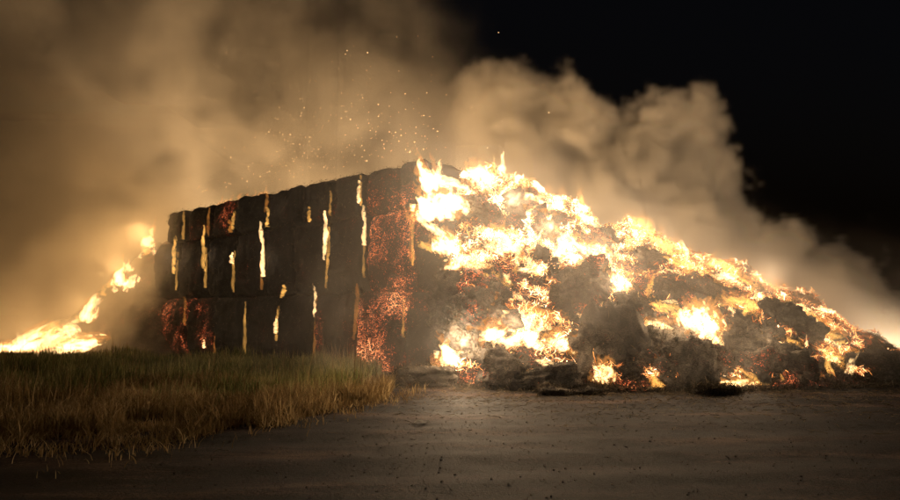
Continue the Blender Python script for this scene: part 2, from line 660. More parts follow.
lump(497, 392, (1.1, 0.9, 0.85), (-0.2, 0.2, 0.2), 109, 'dark broken lump of straw below the widest white flame', 0.12, 0.35, 0.3, Y=15.2)
lump(545, 394, (1.5, 0.9, 0.5), (-0.3, -0.1, -0.1), 110, 'low black lump of burnt straw spilled furthest onto the yard', 0.11, 0.25, 0.3, Y=14.9)
lump(570, 400, (1.25, 0.45, 0.16), (0, 0.03, 0.1), 111, 'thin flat strip of black straw lying on the dirt in front of the heap', 0.06, 0.0, 0.35, Y=14.2)
lump(707, 401, (0.42, 0.34, 0.27), (0.1, 0, 0.3), 112, 'squarish black clod on the dirt, left one of a pair', 0.05, 0.0, 0.4, Y=13.9)
lump(728, 400, (0.34, 0.3, 0.22), (0, 0.1, 0.9), 113, 'squarish black clod on the dirt, right one of a pair', 0.05, 0.0, 0.4, Y=14.0)
lump(648, 265, (1.0, 0.7, 0.5), (0.3, 0.35, 0.2), 114, 'smooth grey bale half buried high on the heap below the yellow flames', 0.10, 0.3, 0.22)
lump(668, 300, (0.9, 0.7, 0.45), (0.2, 0.4, 0.3), 115, 'grey lump of straw halfway up the heap above the long white flame', 0.12, 0.35, 0.22)
lump(738, 355, (0.9, 0.8, 0.7), (0.1, 0.2, 0.0), 116, 'grey rounded lump between the upright stump and the black rounded bale', 0.08, 0.25, 0.42)
lump(585, 350, (1.0, 0.8, 0.7), (0.0, 0.5, 0.2), 117, 'tilted dark lump leaning against the left flank of the huge slab', 0.12, 0.25, 0.3)
lump(455, 300, (1.1, 1.1, 1.5), (-0.1, 0.1, 0.4), 118, 'dark upright bale remnant at the corner where wall and heap meet', 0.12, 0.4, 0.2, sink=0.5)
CHUNKS = []
for i in range(46):
    px = random.uniform(455, 800)
    top = np.interp(px, [430, 560, 680, 800], [165, 210, 255, 315])
    py = random.uniform(top + 12, 376)
    s = random.uniform(0.45, 1.0)
    CHUNKS.append((px, py, s))
    lump(px, py, (s * random.uniform(0.9, 1.7), s * random.uniform(0.7, 1.1), s * random.uniform(0.45, 0.9)),
         (random.uniform(-0.3, 0.6), random.uniform(0.1, 0.7), random.uniform(-0.6, 0.6)), 130 + i,
         'torn burning chunk of straw among many others strewn over the heap', 0.16, random.uniform(0.5, 0.9) if px < 610 and py < 310 else random.uniform(0.1, 0.6), random.uniform(0.15, 0.3),
         sink=0.5, group='torn chunks strewn over the heap', cat='straw chunk', name='straw_chunk', layers=0.05)

# ------------------------------------------------------------------ flames
def flame_proto(kind, sd):
    if kind == 'patch':
        n = (92, 24, 66)
        lo, hi = (-0.66, -0.3, -0.16), (0.66, 0.3, 0.95)
    elif kind == 'lick':
        n = (44, 20, 76)
        lo, hi = (-0.36, -0.22, -0.1), (0.36, 0.22, 1.1)
    else:                                      # seam: tall and thin
        n = (30, 12, 96)
        lo, hi = (-0.2, -0.16, -0.05), (0.2, 0.16, 1.05)
    X, Y, Z = np.meshgrid(*[np.linspace(a, b, q) for a, b, q in zip(lo, hi, n)], indexing='ij')
    o = sd * 7.31
    wx = X + (0.12 * perlin(X * 2 + o, Y * 2, Z * 2.4 - o) + 0.05 * perlin(X * 6 + o, Y * 5, Z * 5 - o)) * (0.5 + Z)
    wy = Y + 0.08 * perlin(X * 2 - o, Y * 2 + 5, Z * 2.4 + o)
    if kind == 'patch':
        tilt = 0.6 * math.sin(sd * 2.1)
        u, v = wx + tilt * Z, Z - tilt * wx * 0.5
        nz = fbm(u * 4.6 + o, wy * 5.0, v * 3.0 - o, 5, 0.68)
        rid = 1 - 2.2 * np.abs(perlin(u * 5.0 - o, wy * 4, v * 3.4 + o))
        env = 1 - (wx / 0.56) ** 2 - (wy / 0.2) ** 2 - np.where(Z < 0.24, ((Z - 0.24) / 0.32) ** 2, ((Z - 0.24) / 0.52) ** 2)
        F = np.clip(env, -2.5, 0.7) * 0.75 + nz * 1.15 + rid * 0.38 - 0.44
    elif kind == 'lick':
        nz = fbm(wx * 5.5 + o, wy * 5, Z * 2.4 - o, 5, 0.66)
        r = 0.26 * np.clip(1.05 - Z, 0.02, 1) ** 0.8 + 0.015
        env = 1 - (wx / r) ** 2 - (wy / (r * 0.62)) ** 2 - np.where(Z < 0.1, ((Z - 0.1) / 0.17) ** 2, 0)
        F = np.clip(env, -2, 1) * 0.6 + nz * 0.95 - 0.25 * Z - 0.1
    else:
        nz = fbm(wx * 9 + o, wy * 6, Z * 7 - o, 4, 0.7)
        r = 0.085 * (1 - 0.55 * Z) * (1 + 0.7 * perlin(Z * 4, o, 0.3))
        cx = 0.03 * perlin(Z * 3, o, 2.2) + 0.02 * perlin(Z * 9, o, 1.2)
        env = 1 - ((wx - cx) / r) ** 2 - (wy / 0.09) ** 2 - 1.2 * np.clip(np.abs(Z - 0.5) * 2 - 0.6, 0, 1)
        F = np.clip(env, -2, 1) * 0.6 + nz * 0.85 - 0.12
        F = np.where((Z < 0) | (Z > 1), -1, F)
    B = np.ones_like(F)
    for ax in range(3):
        sl = [slice(None)] * 3
        for e in (0, -1):
            sl[ax] = e
            B[tuple(sl)] = 0
    F = np.where(B > 0, F, -0.5)
    step = [(b - a) / (q - 1) for a, b, q in zip(lo, hi, n)]
    Vv, Q = surface_nets(F, lo, step)
    if kind == 'seam':
        Vv[:, 0] /= 0.2
        Vv[:, 1] /= 0.16
    return Vv, Q


PROTO = {k: [flame_proto(k, i + 1 + 20 * j) for i in range(c)] for j, (k, c) in enumerate((('patch', 10), ('lick', 9), ('seam', 6)))}
_mesh = {}


def flame_mesh(kind, i, mat):
    key = (kind, i % len(PROTO[kind]), mat.name)
    if key not in _mesh:
        Vv, Q = PROTO[kind][key[1]]
        _mesh[key] = mesh_np('flame', Vv, Q, mat)
    return _mesh[key]


_fi = 0


def flame(kind, p, size, rot, mat, label, group, watts=0.0, lift=0.3, name='flame', mantle=False, colour=FIRE):
    global _fi
    _fi += 1
    o = link(name, None if mantle else flame_mesh(kind, _fi, mat), None, p)
    o.scale = size
    o.rotation_euler = rot
    tag(o, label, 'flame', group)
    if mantle:                                 # the cooler outer tongues round the hot core
        c = link('outer_tongues', flame_mesh('lick' if kind == 'lick' else 'patch', _fi + 3, M_ORA), o, (0.0, -0.02, 0.0))
        c.scale = (1.18, 1.15, 1.35)
        link('hot_core', flame_mesh(kind, _fi, mat), o)
        c['label'] = 'thin orange outer tongues of the flame'
    if watts:
        ld = bpy.data.lights.new('fire_glow', 'POINT')
        ld.energy = watts * LIGHT_GAIN
        ld.color = colour
        ld.shadow_soft_size = 0.35
        lo = bpy.data.objects.new('fire_glow', ld)
        COL.objects.link(lo)
        lo.location = Vector(p) + Vector((0, -lift, lift + 0.2))
    return o


SHORT = ['peak flame',
         'white flame over the wall corner',
         'white flame right of the peak',
         'big white ridge flame',
         'top of the diagonal white streak',
         'bottom of the diagonal white streak',
         'round glaring flame on the diagonal streak',
         'white flame on the upper flank',
         'ragged flame under the big ridge flame',
         'small flame clinging to the wall corner',
         'widest white flame low on the heap',
         "white flame at the wall corner's foot",
         'second bright ridge flame',
         'yellow tongue on the ridge',
         'white flame above the huge dark slab',
         'first flame of the yellow row',
         'yellow flame above the grey bale',
         'long thin yellow flame',
         'long white flame over the dark slab',
         'glaring flame right of the slab',
         'yellow ridge flame in the smoke',
         'orange flame in the smoke',
         'yellow flame on the lower flank',
         'white flame by the upright stump',
         'flame crowning the black rounded bale',
         'flame left of the black rounded bale',
         "low flame along the heap's foot",
         'yellow flame beside the lone bale',
         'thin flame behind the lone bale',
         "orange glow at the heap's tail",
         'flame in the cleft by the slab',
         "small flame at the slab's foot",
         'yellow flame on the broken lump',
         'white flame left of the slab']
_used = {}


def place_words(px, py):
    """where a spot on the heap lies from the nearest large flame"""
    i = min(range(len(BIG)), key=lambda q: (BIG[q][0] - px) ** 2 + 1.5 * (BIG[q][1] - py) ** 2)
    dx, dy = px - BIG[i][0], py - BIG[i][1]
    v = 'above' if dy < -6 else 'below' if dy > 6 else ''
    h = 'left' if dx < -8 else 'right' if dx > 8 else ''
    d = (v + ' ' if v and h else v) + (h + ' of' if h else '')
    return (d.strip() or 'in front of') + ' the ' + SHORT[i]


def px_m(Y):
    return Y / FPX


# (px, py, width px, height px, lean, watts, heat, label)
BIG = [
    (433, 172, 26, 44, -0.5, 120, 'h', 'tall ragged flame at the very peak of the heap'),
    (442, 203, 52, 36, -0.15, 300, 'h', 'wide white flame over the wall corner just below the peak'),
    (480, 180, 30, 34, 0.1, 150, 'h', 'small white flame on the ridge to the right of the peak'),
    (512, 205, 64, 42, 0.35, 500, 'h', 'big white flame on the ridge above the long diagonal streak'),
    (548, 238, 66, 26, 0.6, 400, 'h', 'white flame forming the upper half of the long diagonal streak'),
    (588, 262, 66, 30, 0.55, 400, 'h', 'bright flame forming the lower half of the long diagonal streak'),
    (597, 255, 30, 26, 0.0, 200, 'h', 'round glaring flame bursting from the diagonal streak'),
    (470, 262, 44, 22, -0.1, 150, 'h', 'white flame hugging the upper flank near the wall corner'),
    (500, 240, 40, 24, 0.4, 150, 'h', 'ragged white flame between the ridge and the dark flank'),
    (446, 242, 24, 26, 0.0, 90, 'h', 'small bright flame clinging to the wall corner'),
    (514, 330, 72, 42, 0.08, 700, 'h', 'widest white flame, low on the heap above the dark lumps'),
    (463, 352, 46, 30, -0.2, 3000, 'h', 'white flame at the foot of the wall corner beside the flat slab'),
    (555, 210, 26, 30, 0.2, 120, 'h', 'bright ridge flame to the right of the big white one'),
    (583, 212, 22, 34, 0.1, 100, 'y', 'yellow tongue standing on the ridge'),
    (612, 288, 34, 30, 0.3, 200, 'h', 'white flame above the huge leaning slab'),
    (640, 232, 40, 30, 0.6, 120, 'y', 'yellow flame at the start of the upper yellow row'),
    (668, 250, 44, 22, 0.6, 120, 'y', 'yellow flame in the upper yellow row above the smooth grey bale'),
    (690, 270, 56, 16, 0.6, 120, 'y', 'long thin yellow flame running down beside the smooth grey bale'),
    (662, 330, 60, 22, 0.15, 400, 'h', 'long white flame over the top of the huge leaning slab'),
    (695, 322, 40, 36, 0.5, 400, 'h', 'glaring white flame to the right of the long white one'),
    (720, 268, 40, 20, 0.5, 100, 'y', 'yellow ridge flame in the thick of the smoke'),
    (765, 285, 46, 16, 0.4, 100, 'o', 'orange flame smouldering in the smoke at the low end of the ridge'),
    (740, 305, 40, 18, 0.3, 120, 'y', 'yellow flame on the lower flank behind the grey lumps'),
    (722, 345, 26, 24, 0.3, 120, 'h', 'small white flame beside the upright grey stump'),
    (762, 348, 50, 16, -0.1, 200, 'h', 'white flame crowning the black rounded bale'),
    (742, 358, 20, 18, 0, 80, 'h', 'small white flame tucked left of the black rounded bale'),
    (742, 384, 46, 12, 0.15, 150, 'h', 'low white flame creeping along the foot of the heap'),
    (826, 356, 34, 14, 0.5, 120, 'y', 'yellow flame between the black rounded bale and the lone bale'),
    (845, 350, 20, 8, 0.2, 60, 'y', 'thin yellow flame licking the back of the lone bale'),
    (800, 322, 60, 20, 0.3, 120, 'o', 'dull orange glow of flame at the tail of the heap'),
    (655, 378, 22, 26, 0.2, 80, 'y', 'yellow flame in the cleft between the slab and the wedge'),
    (602, 372, 22, 22, 0.0, 80, 'h', 'small white flame at the foot of the huge slab'),
    (498, 372, 16, 28, 0.0, 60, 'y', 'small yellow flame on the dark broken lump'),
    (560, 345, 30, 20, 0.3, 100, 'h', 'white flame to the left of the huge slab'),
]
for (cx_, cy_, cs_), o in zip(CHUNKS, [q for q in COL.objects if q.name.startswith('straw_chunk')]):
    o['label'] = ('small' if cs_ < 0.65 else 'middling' if cs_ < 0.85 else 'large') + ' torn straw chunk ' + place_words(cx_, cy_)
HEAT = {'h': M_HOT, 'y': M_YEL, 'o': M_ORA}
for (px, py, w, h, lean, wt, heat, lab) in BIG:
    p = on_heap(px, py + h * 0.3) if px > 456 else at(px, py + h * 0.35, 16.9)
    s = px_m(p.y)
    kind = 'lick' if h > w * 1.15 else 'patch'
    k = 0.9 if kind == 'patch' else 1.35
    sx, sz = w * s * k, h * s * 1.0
    flame(kind, p + Vector((0, -0.12, -0.05)), (sx, max(0.4, min(sx, sz) * 0.8), sz), (-0.35, lean, random.uniform(-0.25, 0.25)), HEAT[heat], lab, 'large flames on the heap', wt * (0.6 if py < 300 else 0.2), mantle=True)

LEFT = [
    (150, 240, 13, 18, 0.2, 350, 'h', 'bright flame at the top of the far broken end of the wall'),
    (122, 278, 15, 18, 0.1, 250, 'h', 'bright flame halfway down the far broken end'),
    (90, 312, 18, 24, 0.2, 200, 'h', 'small white flame low on the far slope'),
    (48, 344, 44, 15, -0.5, 180, 'h', 'broad white flame on the ground beyond the green reeds'),
    (12, 350, 40, 12, -0.2, 150, 'h', 'low flame at the left edge beyond the reeds'),
    (82, 346, 36, 14, -0.2, 150, 'h', 'low ragged flame to the right of the broad one beyond the reeds'),
    (30, 340, 36, 10, -0.6, 100, 'h', 'thin slanting flame above the broad one beyond the reeds'),
]
for (px, py, w, h, lean, wt, heat, lab) in LEFT:
    p = on_left(px, py + h * 0.3)
    s = px_m(p.y)
    kind = 'lick' if h > w * 1.1 else 'patch'
    k = 1.18 if kind == 'patch' else 1.6
    flame(kind, p + Vector((0, -0.3, -0.05)), (w * s * k, 0.7, h * s * 1.25), (-0.2, lean, 0.1), HEAT[heat], lab, 'flames on the far slope', wt * (0.9 if py < 300 else 0.3), 0.5, mantle=True, colour=(1.0, 0.56, 0.2))

for i in range(26):                            # broken flames climbing the far slope
    px = (i + random.uniform(0.1, 0.9)) * 160 / 26
    py = float(np.interp(px, [0, 45, 90, 122, 160], [353, 340, 314, 282, 240])) + abs(random.gauss(0, 9 if px < 100 else 14)) - 4
    p = on_left(px, min(py, 352))
    w = random.uniform(3, 9) * px_m(p.y)
    flame(random.choice(('lick', 'patch')), p + Vector((0, -0.3, 0)), (w * 2.0, max(0.2, w), w * 1.8), (-0.2, random.uniform(-0.7, 0.1), 0.1), random.choice((M_HOT, M_HOT, M_YEL)),
          f'little broken flame on the far slope, {i + 1}{ {1: "st", 2: "nd", 3: "rd"}.get((i + 1) % 10 if i + 1 not in (11, 12, 13) else 0, "th")} of 26 from the left edge', 'little flames on the far slope')

# small licks scattered over the heap, following the layers
cnt = 0
tries = 0
while cnt < 160 and tries < 9000:
    tries += 1
    px = random.uniform(425, 850)
    top = float(np.interp(px, [425, 500, 560, 620, 680, 740, 800, 850], [165, 178, 203, 228, 250, 275, 310, 345]))
    py = random.uniform(top, np.interp(px, [425, 470, 760, 850], [260, 388, 388, 372]))
    dens = float(perlin((px + 0.5 * py) * 0.018, (py - 0.55 * px) * 0.045, 3.0)) + 0.35 * (1 - (py - top) / 200) + (0.15 if px < 620 else 0)
    if 565 < px < 700 and 305 < py < 388:
        dens -= 0.45
    if px > 600 and py < top + 10:
        dens -= 0.25
    if dens < 0.08:
        continue
    p = on_heap(px, py) if px > 458 else at(px, min(py, 250), 16.9)
    s = px_m(p.y)
    w = (7.5 + 15 * random.random() ** 1.6) * (1.0 if px < 630 else 0.85)
    heat = 'h' if random.random() < (0.5 if px < 640 else 0.28) else random.choice('yyo')
    lk = random.random() < 0.45
    if lk:
        sz = (w * s * 0.9, w * s * 0.9, w * s * 1.5)
        rot = (-0.2, random.uniform(-0.3, 0.5), random.uniform(-0.5, 0.5))
    else:
        sz = (w * s * 1.7, max(0.2, w * s * 0.7), w * s * 0.9)
        rot = (-0.5, random.uniform(0.1, 0.8), random.uniform(-0.4, 0.4))
    flame('lick' if lk else 'patch', p + Vector((0, -0.08, 0)), sz, rot, HEAT[heat], ('tiny' if w < 9 else 'small' if w < 16 else 'fair-sized') + {'h': ' white', 'y': ' yellow', 'o': ' orange'}[heat] + ' flame ' + place_words(px, py), 'small flames scattered over the heap')
    cnt += 1

# flames in the upright joints of the wall
def face_point(px, z, out=0.06):
    t = face_t(px)
    return C0 + D * t + NRM * out + Vector((0, 0, z))


SEAMF = [
    (262, 2.95, 1.55, 0.26, 'h', 60, 'long white flame in an upright joint right of the broad black bales'),
    (203, 3.3, 1.45, 0.30, 'y', 60, 'yellow flame in an upright joint near the far end of the wall'),
    (173, 3.3, 1.3, 0.30, 'y', 50, 'pale flame in the farthest upright joint of the wall'),
    (325, 3.35, 1.25, 0.2, 'h', 50, 'white flame in an upright joint, middle tier, left of the ember bales'),
    (316, 1.55, 0.85, 0.2, 'h', 40, 'white flame in an upright joint low in the bottom tier'),
    (357.5, 5.0, 0.55, 0.17, 'h', 30, 'short white flame in the top tier joint'),
    (363, 3.7, 0.95, 0.17, 'h', 40, 'narrow white flame along the edge of the ember bales'),
    (411, 3.0, 1.3, 0.13, 'o', 0, 'thin orange flame down the right edge of the ember bales'),
    (449, 0.7, 1.9, 0.2, 'h', 60, 'tall thin flame up the wall corner above the foot flame'),
    (356, 0.9, 1.3, 0.12, 'o', 0, 'thin orange flame down the left edge of the bottom ember bale'),
    (266, 4.7, 0.55, 0.36, 'y', 30, 'short yellow flame standing on a black bale of the middle tier'),
    (308, 4.65, 0.4, 0.2, 'y', 15, 'tiny yellow flame peeping out under the top tier'),
    (228, 4.7, 0.4, 0.25, 'o', 10, 'tiny orange flame under the top tier near the far end'),
    (231, 3.5, 0.35, 0.25, 'h', 15, 'single white spark of flame on a black bale of the middle tier'),
    (277, 1.0, 0.45, 0.14, 'h', 8, 'tiny flame low in a bottom tier joint'),
    (283, 2.2, 0.35, 0.25, 'y', 10, 'tiny yellow flame where bottom and middle tiers meet'),
    (186, 1.2, 0.9, 0.16, 'o', 0, 'thin reddish flame between speckled bales of the bottom tier'),
    (206, 0.35, 0.25, 0.25, 'h', 8, 'tiny white flame in the grass at the foot of the wall'),
]
for (px, z, h, w, heat, wt, lab) in SEAMF:
    p = face_point(px, z, 0.0)
    # lean the flame with the joint
    flame('seam', p, (w * 0.55, 0.14, h * 1.3), (0.0, 0.09 if px < 340 else 0.0, ANG), HEAT[heat], lab, 'flames in the joints of the wall', wt * 0.3, 0.4)
for i, (cname, z0, hh, seams) in enumerate(COURSES):   # faint fire creeping up the remaining joints
    for j, px in enumerate(seams[1:-1]):
        if random.random() < 0.2:
            continue
        h = hh * random.uniform(0.5, 0.95)
        z = z0 + random.uniform(0.05, hh - h)
        flame('seam', face_point(px, z, -0.07), (random.uniform(0.04, 0.075), 0.11, h), (0, random.uniform(-0.02, 0.05), ANG), random.choice((M_ORA, M_YEL, M_YEL)),
              f'thin glowing line of fire in the {cname} tier joint, {ORD[len(seams) - 3 - j]} joint from the heap', 'glowing joints of the wall')
for i in range(9):                             # fire along the far top edge of the wall
    px = 188 + i * 5.5
    t = face_t(px)
    p = C0 + D * t - NRM * 1.2 + Vector((0, 0, 5.85))
    flame('lick', p, (0.9, 0.6, random.uniform(0.5, 1.2)), (0, random.uniform(-0.2, 0.4), 0), M_ORA, f'orange flame rising behind the wall top, {ORD[i]} from the far end', 'flames behind the top edge', 1600 if i % 3 == 0 else 0, -0.3, colour=(1.0, 0.58, 0.22))
for i, (px, back) in enumerate(((150, 4.5), (235, 5.0), (320, 5.0), (400, 5.0))):   # unseen fires added behind the stack to light the smoke over the wall
    p = C0 + D * face_t(px) - NRM * back + Vector((0, 0, 3.2))
    flame('patch', p, (3.0, 1.6, 2.2), (0, 0.1, ANG), M_YEL,
          f'unseen fire added behind the stack for smoke light, {ORD[i]} of four from the far end', 'unseen fires added behind the stack', (5200, 5000, 4600, 4600)[i], -0.2, colour=(1.0, 0.63, 0.30))

for i, (x, w_) in enumerate(((1.2, 2200), (3.2, 2600), (5.4, 2600), (7.6, 2400), (9.8, 2200), (12.0, 3400), (14.2, 800))):   # unseen fires added behind the ridge to light the plume
    y = float(np.interp(x, RX, RY)) + 0.9
    p = Vector((x, y, max(0.1, float(mound_h(x, y)) - 0.45)))
    flame('patch', p, (1.5, 1.0, 0.6), (0.2, 0.2, 0.1), M_YEL, f'unseen fire added behind the ridge to light smoke, {ORD[i]} of seven from the wall', 'unseen fires added on the back slope', w_, 0.15)

# ------------------------------------------------------------------ grass
def blades(name, n, region, hmin, hmax, wid, mat, lean=0.25, seg=3, clump=0.0, seed_heads=0.0):
    pts = region(n)
    n = len(pts)
    z = ground_h(pts[:, 0], pts[:, 1])
    h = rng.uniform(hmin, hmax, n) * (0.75 + 0.5 * np.clip(0.5 + fbm(pts[:, 0] * 0.6, pts[:, 1] * 0.6, 0.5, 3), 0, 1.2))
    a = rng.uniform(0, 2 * math.pi, n)
    la = rng.uniform(0, 2 * math.pi, n)
    ln = np.abs(rng.normal(0, lean, n)) * h
    w = wid * rng.uniform(0.6, 1.5, n)
    VV = np.zeros((n, seg * 2 + 1, 3))
    for s in range(seg + 1):
        u = s / seg
        cx = pts[:, 0] + np.cos(la) * ln * u * u
        cyy = pts[:, 1] + np.sin(la) * ln * u * u
        cz = z - 0.02 + h * (u - 0.12 * u * u)
        if s == seg:
            VV[:, 2 * seg] = np.stack([cx, cyy, cz], 1)
        else:
            ww = w * (1 - 0.55 * u)
            VV[:, 2 * s] = np.stack([cx - np.cos(a) * ww, cyy - np.sin(a) * ww, cz], 1)
            VV[:, 2 * s + 1] = np.stack([cx + np.cos(a) * ww, cyy + np.sin(a) * ww, cz], 1)
    k = seg * 2 + 1
    tri = []
    for s in range(seg - 1):
        b = 2 * s
        tri += [(b, b + 1, b + 3), (b, b + 3, b + 2)]
    b = 2 * (seg - 1)
    tri.append((b, b + 1, b + 2))
    T = (np.arange(n)[:, None, None] * k + np.array(tri)[None]).reshape(-1, 3)
    me = mesh_np(name, VV.reshape(-1, 3), T, mat)
    tone = np.clip(rng.normal(0.5, 0.22, n) + 0.35 * fbm(pts[:, 0] * 0.5, pts[:, 1] * 0.5, 7.0, 2), 0, 1)
    at_ = me.attributes.new('tone', 'FLOAT', 'POINT')
    at_.data.foreach_set('value', np.repeat(tone, k).astype(np.float32))
    return me


def wall_front(x):
    """how far back the wall's face (or the far ground) lies at this x"""
    return np.where(x < 0, 17.2 - 0.8725 * x, 16.5)


def grass_edge(x):
    """nearest y of the grass: the yard's edge"""
    e = np.interp(x, [-16, -9, -6, -4, -2.4, -1.2, -0.2], [7.6, 8.0, 8.7, 9.6, 11.0, 13.0, 15.6])
    return e + 0.35 * perlin(x * 0.9, 0.4, 0.1) + 0.2 * perlin(x * 3.1, 1.4, 0.1)


def region(x0, x1, f0, f1, pw=1.0):
    def f(n):
        x = rng.uniform(x0, x1, n)
        lo, hi = grass_edge(x), np.minimum(wall_front(x) - 0.1, 30)
        a, b = f0(x, lo, hi), f1(x, lo, hi)
        y = a + (b - a) * rng.uniform(0, 1, n) ** pw
        keep = (b > a) & (np.abs(x) < y * 0.75 + 0.5)
        return np.stack([x, y], 1)[keep]
    return f


def thin(reg, x_scale, cut, soft=0.35):
    """drop blades in patches so that the stand is clumped and gappy"""
    def f(n):
        q = reg(n)
        d = fbm(q[:, 0] * x_scale, q[:, 1] * x_scale, 5.5, 3) + rng.uniform(-soft, soft, len(q))
        return q[(d > cut) & (rng.uniform(0, 1, len(q)) < smooth(-0.6, -3.2, q[:, 0]) + 0.12)]
    return f


def fray(x0, x1, spread, back):
    """blades that grow sparser from the stand out onto the yard"""
    def f(n):
        x = rng.uniform(x0, x1, n)
        y = grass_edge(x) + back - np.abs(rng.normal(0, spread, n))
        k = (y > 5.5) & (np.abs(x) < y * 0.75 + 0.5)
        return np.stack([x, y], 1)[k]
    return f


reeds = link('reed_grass', blades('reed_grass', 70000, thin(region(-19, -1.9, lambda x, l, h: np.maximum(l + 1.6, 12.9 + 1.6 * perlin(x * 0.7, 2, 2) + rng.normal(0, 0.9, len(x))), lambda x, l, h: np.minimum(h, 23), 0.8), 0.8, -0.25), 0.22, 0.62, 0.010, M_REED, 0.22))
tag(reeds, 'band of tall green reeds along the foot of the bale wall', 'grass', None, 'stuff')
tall = link('seed_stalks', blades('seed_stalks', 2600, thin(region(-18, -1.9, lambda x, l, h: l + 1.2, lambda x, l, h: np.minimum(h, 22), 0.9), 0.5, 0.0), 0.5, 0.95, 0.007, M_DRY, 0.12))
tag(tall, 'single tall seed stalks standing above the reeds', 'grass', None, 'stuff')
dry = link('dry_grass', blades('dry_grass', 100000, thin(region(-14, -1.25, lambda x, l, h: l + 0.1 + rng.normal(0, 0.3, len(x)), lambda x, l, h: np.minimum(h, 16.0 + rng.normal(0, 1.2, len(x))), 1.0), 1.1, -0.12), 0.12, 0.46, 0.008, M_DRY, 0.5))
tag(dry, 'dry golden brown grass between the green reeds and the yard', 'grass', None, 'stuff')
fringe = link('short_grass', blades('short_grass', 30000, thin(fray(-14, -0.5, 0.9, 0.5), 1.6, 0.0), 0.06, 0.24, 0.006, M_DRY, 0.7))
tag(fringe, 'thin short brown grass fraying out along the edge of the dirt yard', 'grass', None, 'stuff')

# ------------------------------------------------------------------ loose straw, gravel, litter
def sticks(name, pts, nrm_tilt, lmin, lmax, wid, mat, tone_mean):
    n = len(pts)
    L_ = rng.uniform(lmin, lmax, n)
    th = rng.uniform(0, 2 * math.pi, n)
    el = rng.normal(0, nrm_tilt, n)
    d = np.stack([np.cos(th) * np.cos(el), np.sin(th) * np.cos(el), np.sin(el)], 1) * L_[:, None]
    side = np.stack([-np.sin(th), np.cos(th), rng.normal(0, 0.5, n)], 1) * wid
    mid = pts + rng.normal(0, 0.12, (n, 3)) * L_[:, None]
    VV = np.stack([pts - d / 2 - side * 0.6, pts - d / 2 + side * 0.6, mid - side, mid + side, pts + d / 2], 1)
    T = (np.arange(n)[:, None, None] * 5 + np.array([(0, 1, 3), (0, 3, 2), (2, 3, 4)])[None]).reshape(-1, 3)
    me = mesh_np(name, VV.reshape(-1, 3), T, mat)
    at_ = me.attributes.new('tone', 'FLOAT', 'POINT')
    at_.data.foreach_set('value', np.repeat(np.clip(rng.normal(tone_mean, 0.25, n), 0, 1), 5).astype(np.float32))
    return me


n = 130000
sx = rng.uniform(-0.2, 13.5, n)
yr_ = np.interp(sx, RX, RY)
yt_ = np.interp(sx, RX, TY)
sy = yt_ - 0.3 + (yr_ - yt_ + 1.0) * rng.uniform(0, 1, n)
sz = mound_h(sx, sy)
straw = link('loose_straw', sticks('loose_straw', np.stack([sx, sy - 0.05, np.maximum(sz, 0) + 0.04], 1), 0.5, 0.12, 0.42, 0.006, M_LOOSE, 0.5))
tag(straw, 'loose charred stalks bristling all over the heap', 'straw', None, 'stuff')
CH, WALL = [], []
for o in list(COL.objects):
    if o.name.startswith(('straw_chunk', 'fallen_bale', 'straw_bale')):
        me = o.data
        co = np.empty(len(me.vertices) * 3, dtype=np.float32)
        me.vertices.foreach_get('co', co)
        Mx = np.array(Matrix.LocRotScale(o.location, o.rotation_euler, None))
        co = co.reshape(-1, 3) @ Mx[:3, :3].T + Mx[:3, 3]
        wall = o.name.startswith('straw_bale')
        if wall:
            fr = (co - np.array(C0)) @ np.array(NRM)
            co = co[(fr > -0.5) | (co[:, 2] > 5.9)]
        pick = co[rng.integers(0, len(co), 900 if wall else 1300)]
        (WALL if wall else CH).append(pick + rng.normal(0, 0.05, pick.shape))
CH, WALL = np.concatenate(CH), np.concatenate(WALL)
chs = link('loose_straw', sticks('chunk_straw', CH, 0.6, 0.08, 0.30, 0.006, M_LOOSE, 0.45))
tag(chs, 'ragged stalks sticking out of the fallen bales and chunks', 'straw', None, 'stuff')
wls = link('loose_straw', sticks('wall_straw', WALL, 0.6, 0.05, 0.2, 0.005, M_LOOSE, 0.6))
tag(wls, 'burnt stalk ends bristling from the faces of the wall bales', 'straw', None, 'stuff')
n = 9000
sx = rng.normal(4.5, 5.0, n)
sy = 15.3 - np.abs(rng.normal(0, 2.2, n))
ok = (sy > 4) & (sy > grass_edge(np.minimum(sx, -0.2)) - 6)
sx, sy = sx[ok], sy[ok]
sc_ = link('scattered_straw', sticks('scattered_straw', np.stack([sx, sy, ground_h(sx, sy) + 0.012], 1), 0.1, 0.05, 0.25, 0.005, M_LOOSE, 0.75))
tag(sc_, 'bits of straw scattered over the dirt in front of the heap', 'straw', None, 'stuff')

P8 = np.array([(1, 0, 0), (-1, 0, 0), (0, 1, 0), (0, -1, 0), (0, 0, 1), (0, 0, -1)], float)
F8 = np.array([(0, 2, 4), (2, 1, 4), (1, 3, 4), (3, 0, 4), (2, 0, 5), (1, 2, 5), (3, 1, 5), (0, 3, 5)])
n = 9000
qx = rng.uniform(-9, 11, n)
qy = 4 + 11.5 * rng.uniform(0, 1, n) ** 1.2
okk = (qy < np.where(qx < -0.2, grass_edge(qx), 15.5))
qx, qy = qx[okk], qy[okk]
n = len(qx)
r = 0.004 + 0.012 * rng.uniform(0, 1, n) ** 4
R3 = rng.uniform(0.6, 1.3, (n, 6, 3))
VV = np.stack([qx, qy, ground_h(qx, qy) + r * 0.4], 1)[:, None] + P8[None] * R3 * r[:, None, None] * np.array([1, 1, 0.75])
T = (np.arange(n)[:, None, None] * 6 + F8[None]).reshape(-1, 3)
gravel = link('gravel', mesh_np('gravel', VV.reshape(-1, 3), T, M_STONE, False))
tag(gravel, 'loose gravel and crumbs of soil over the dirt yard', 'gravel', None, 'stuff')

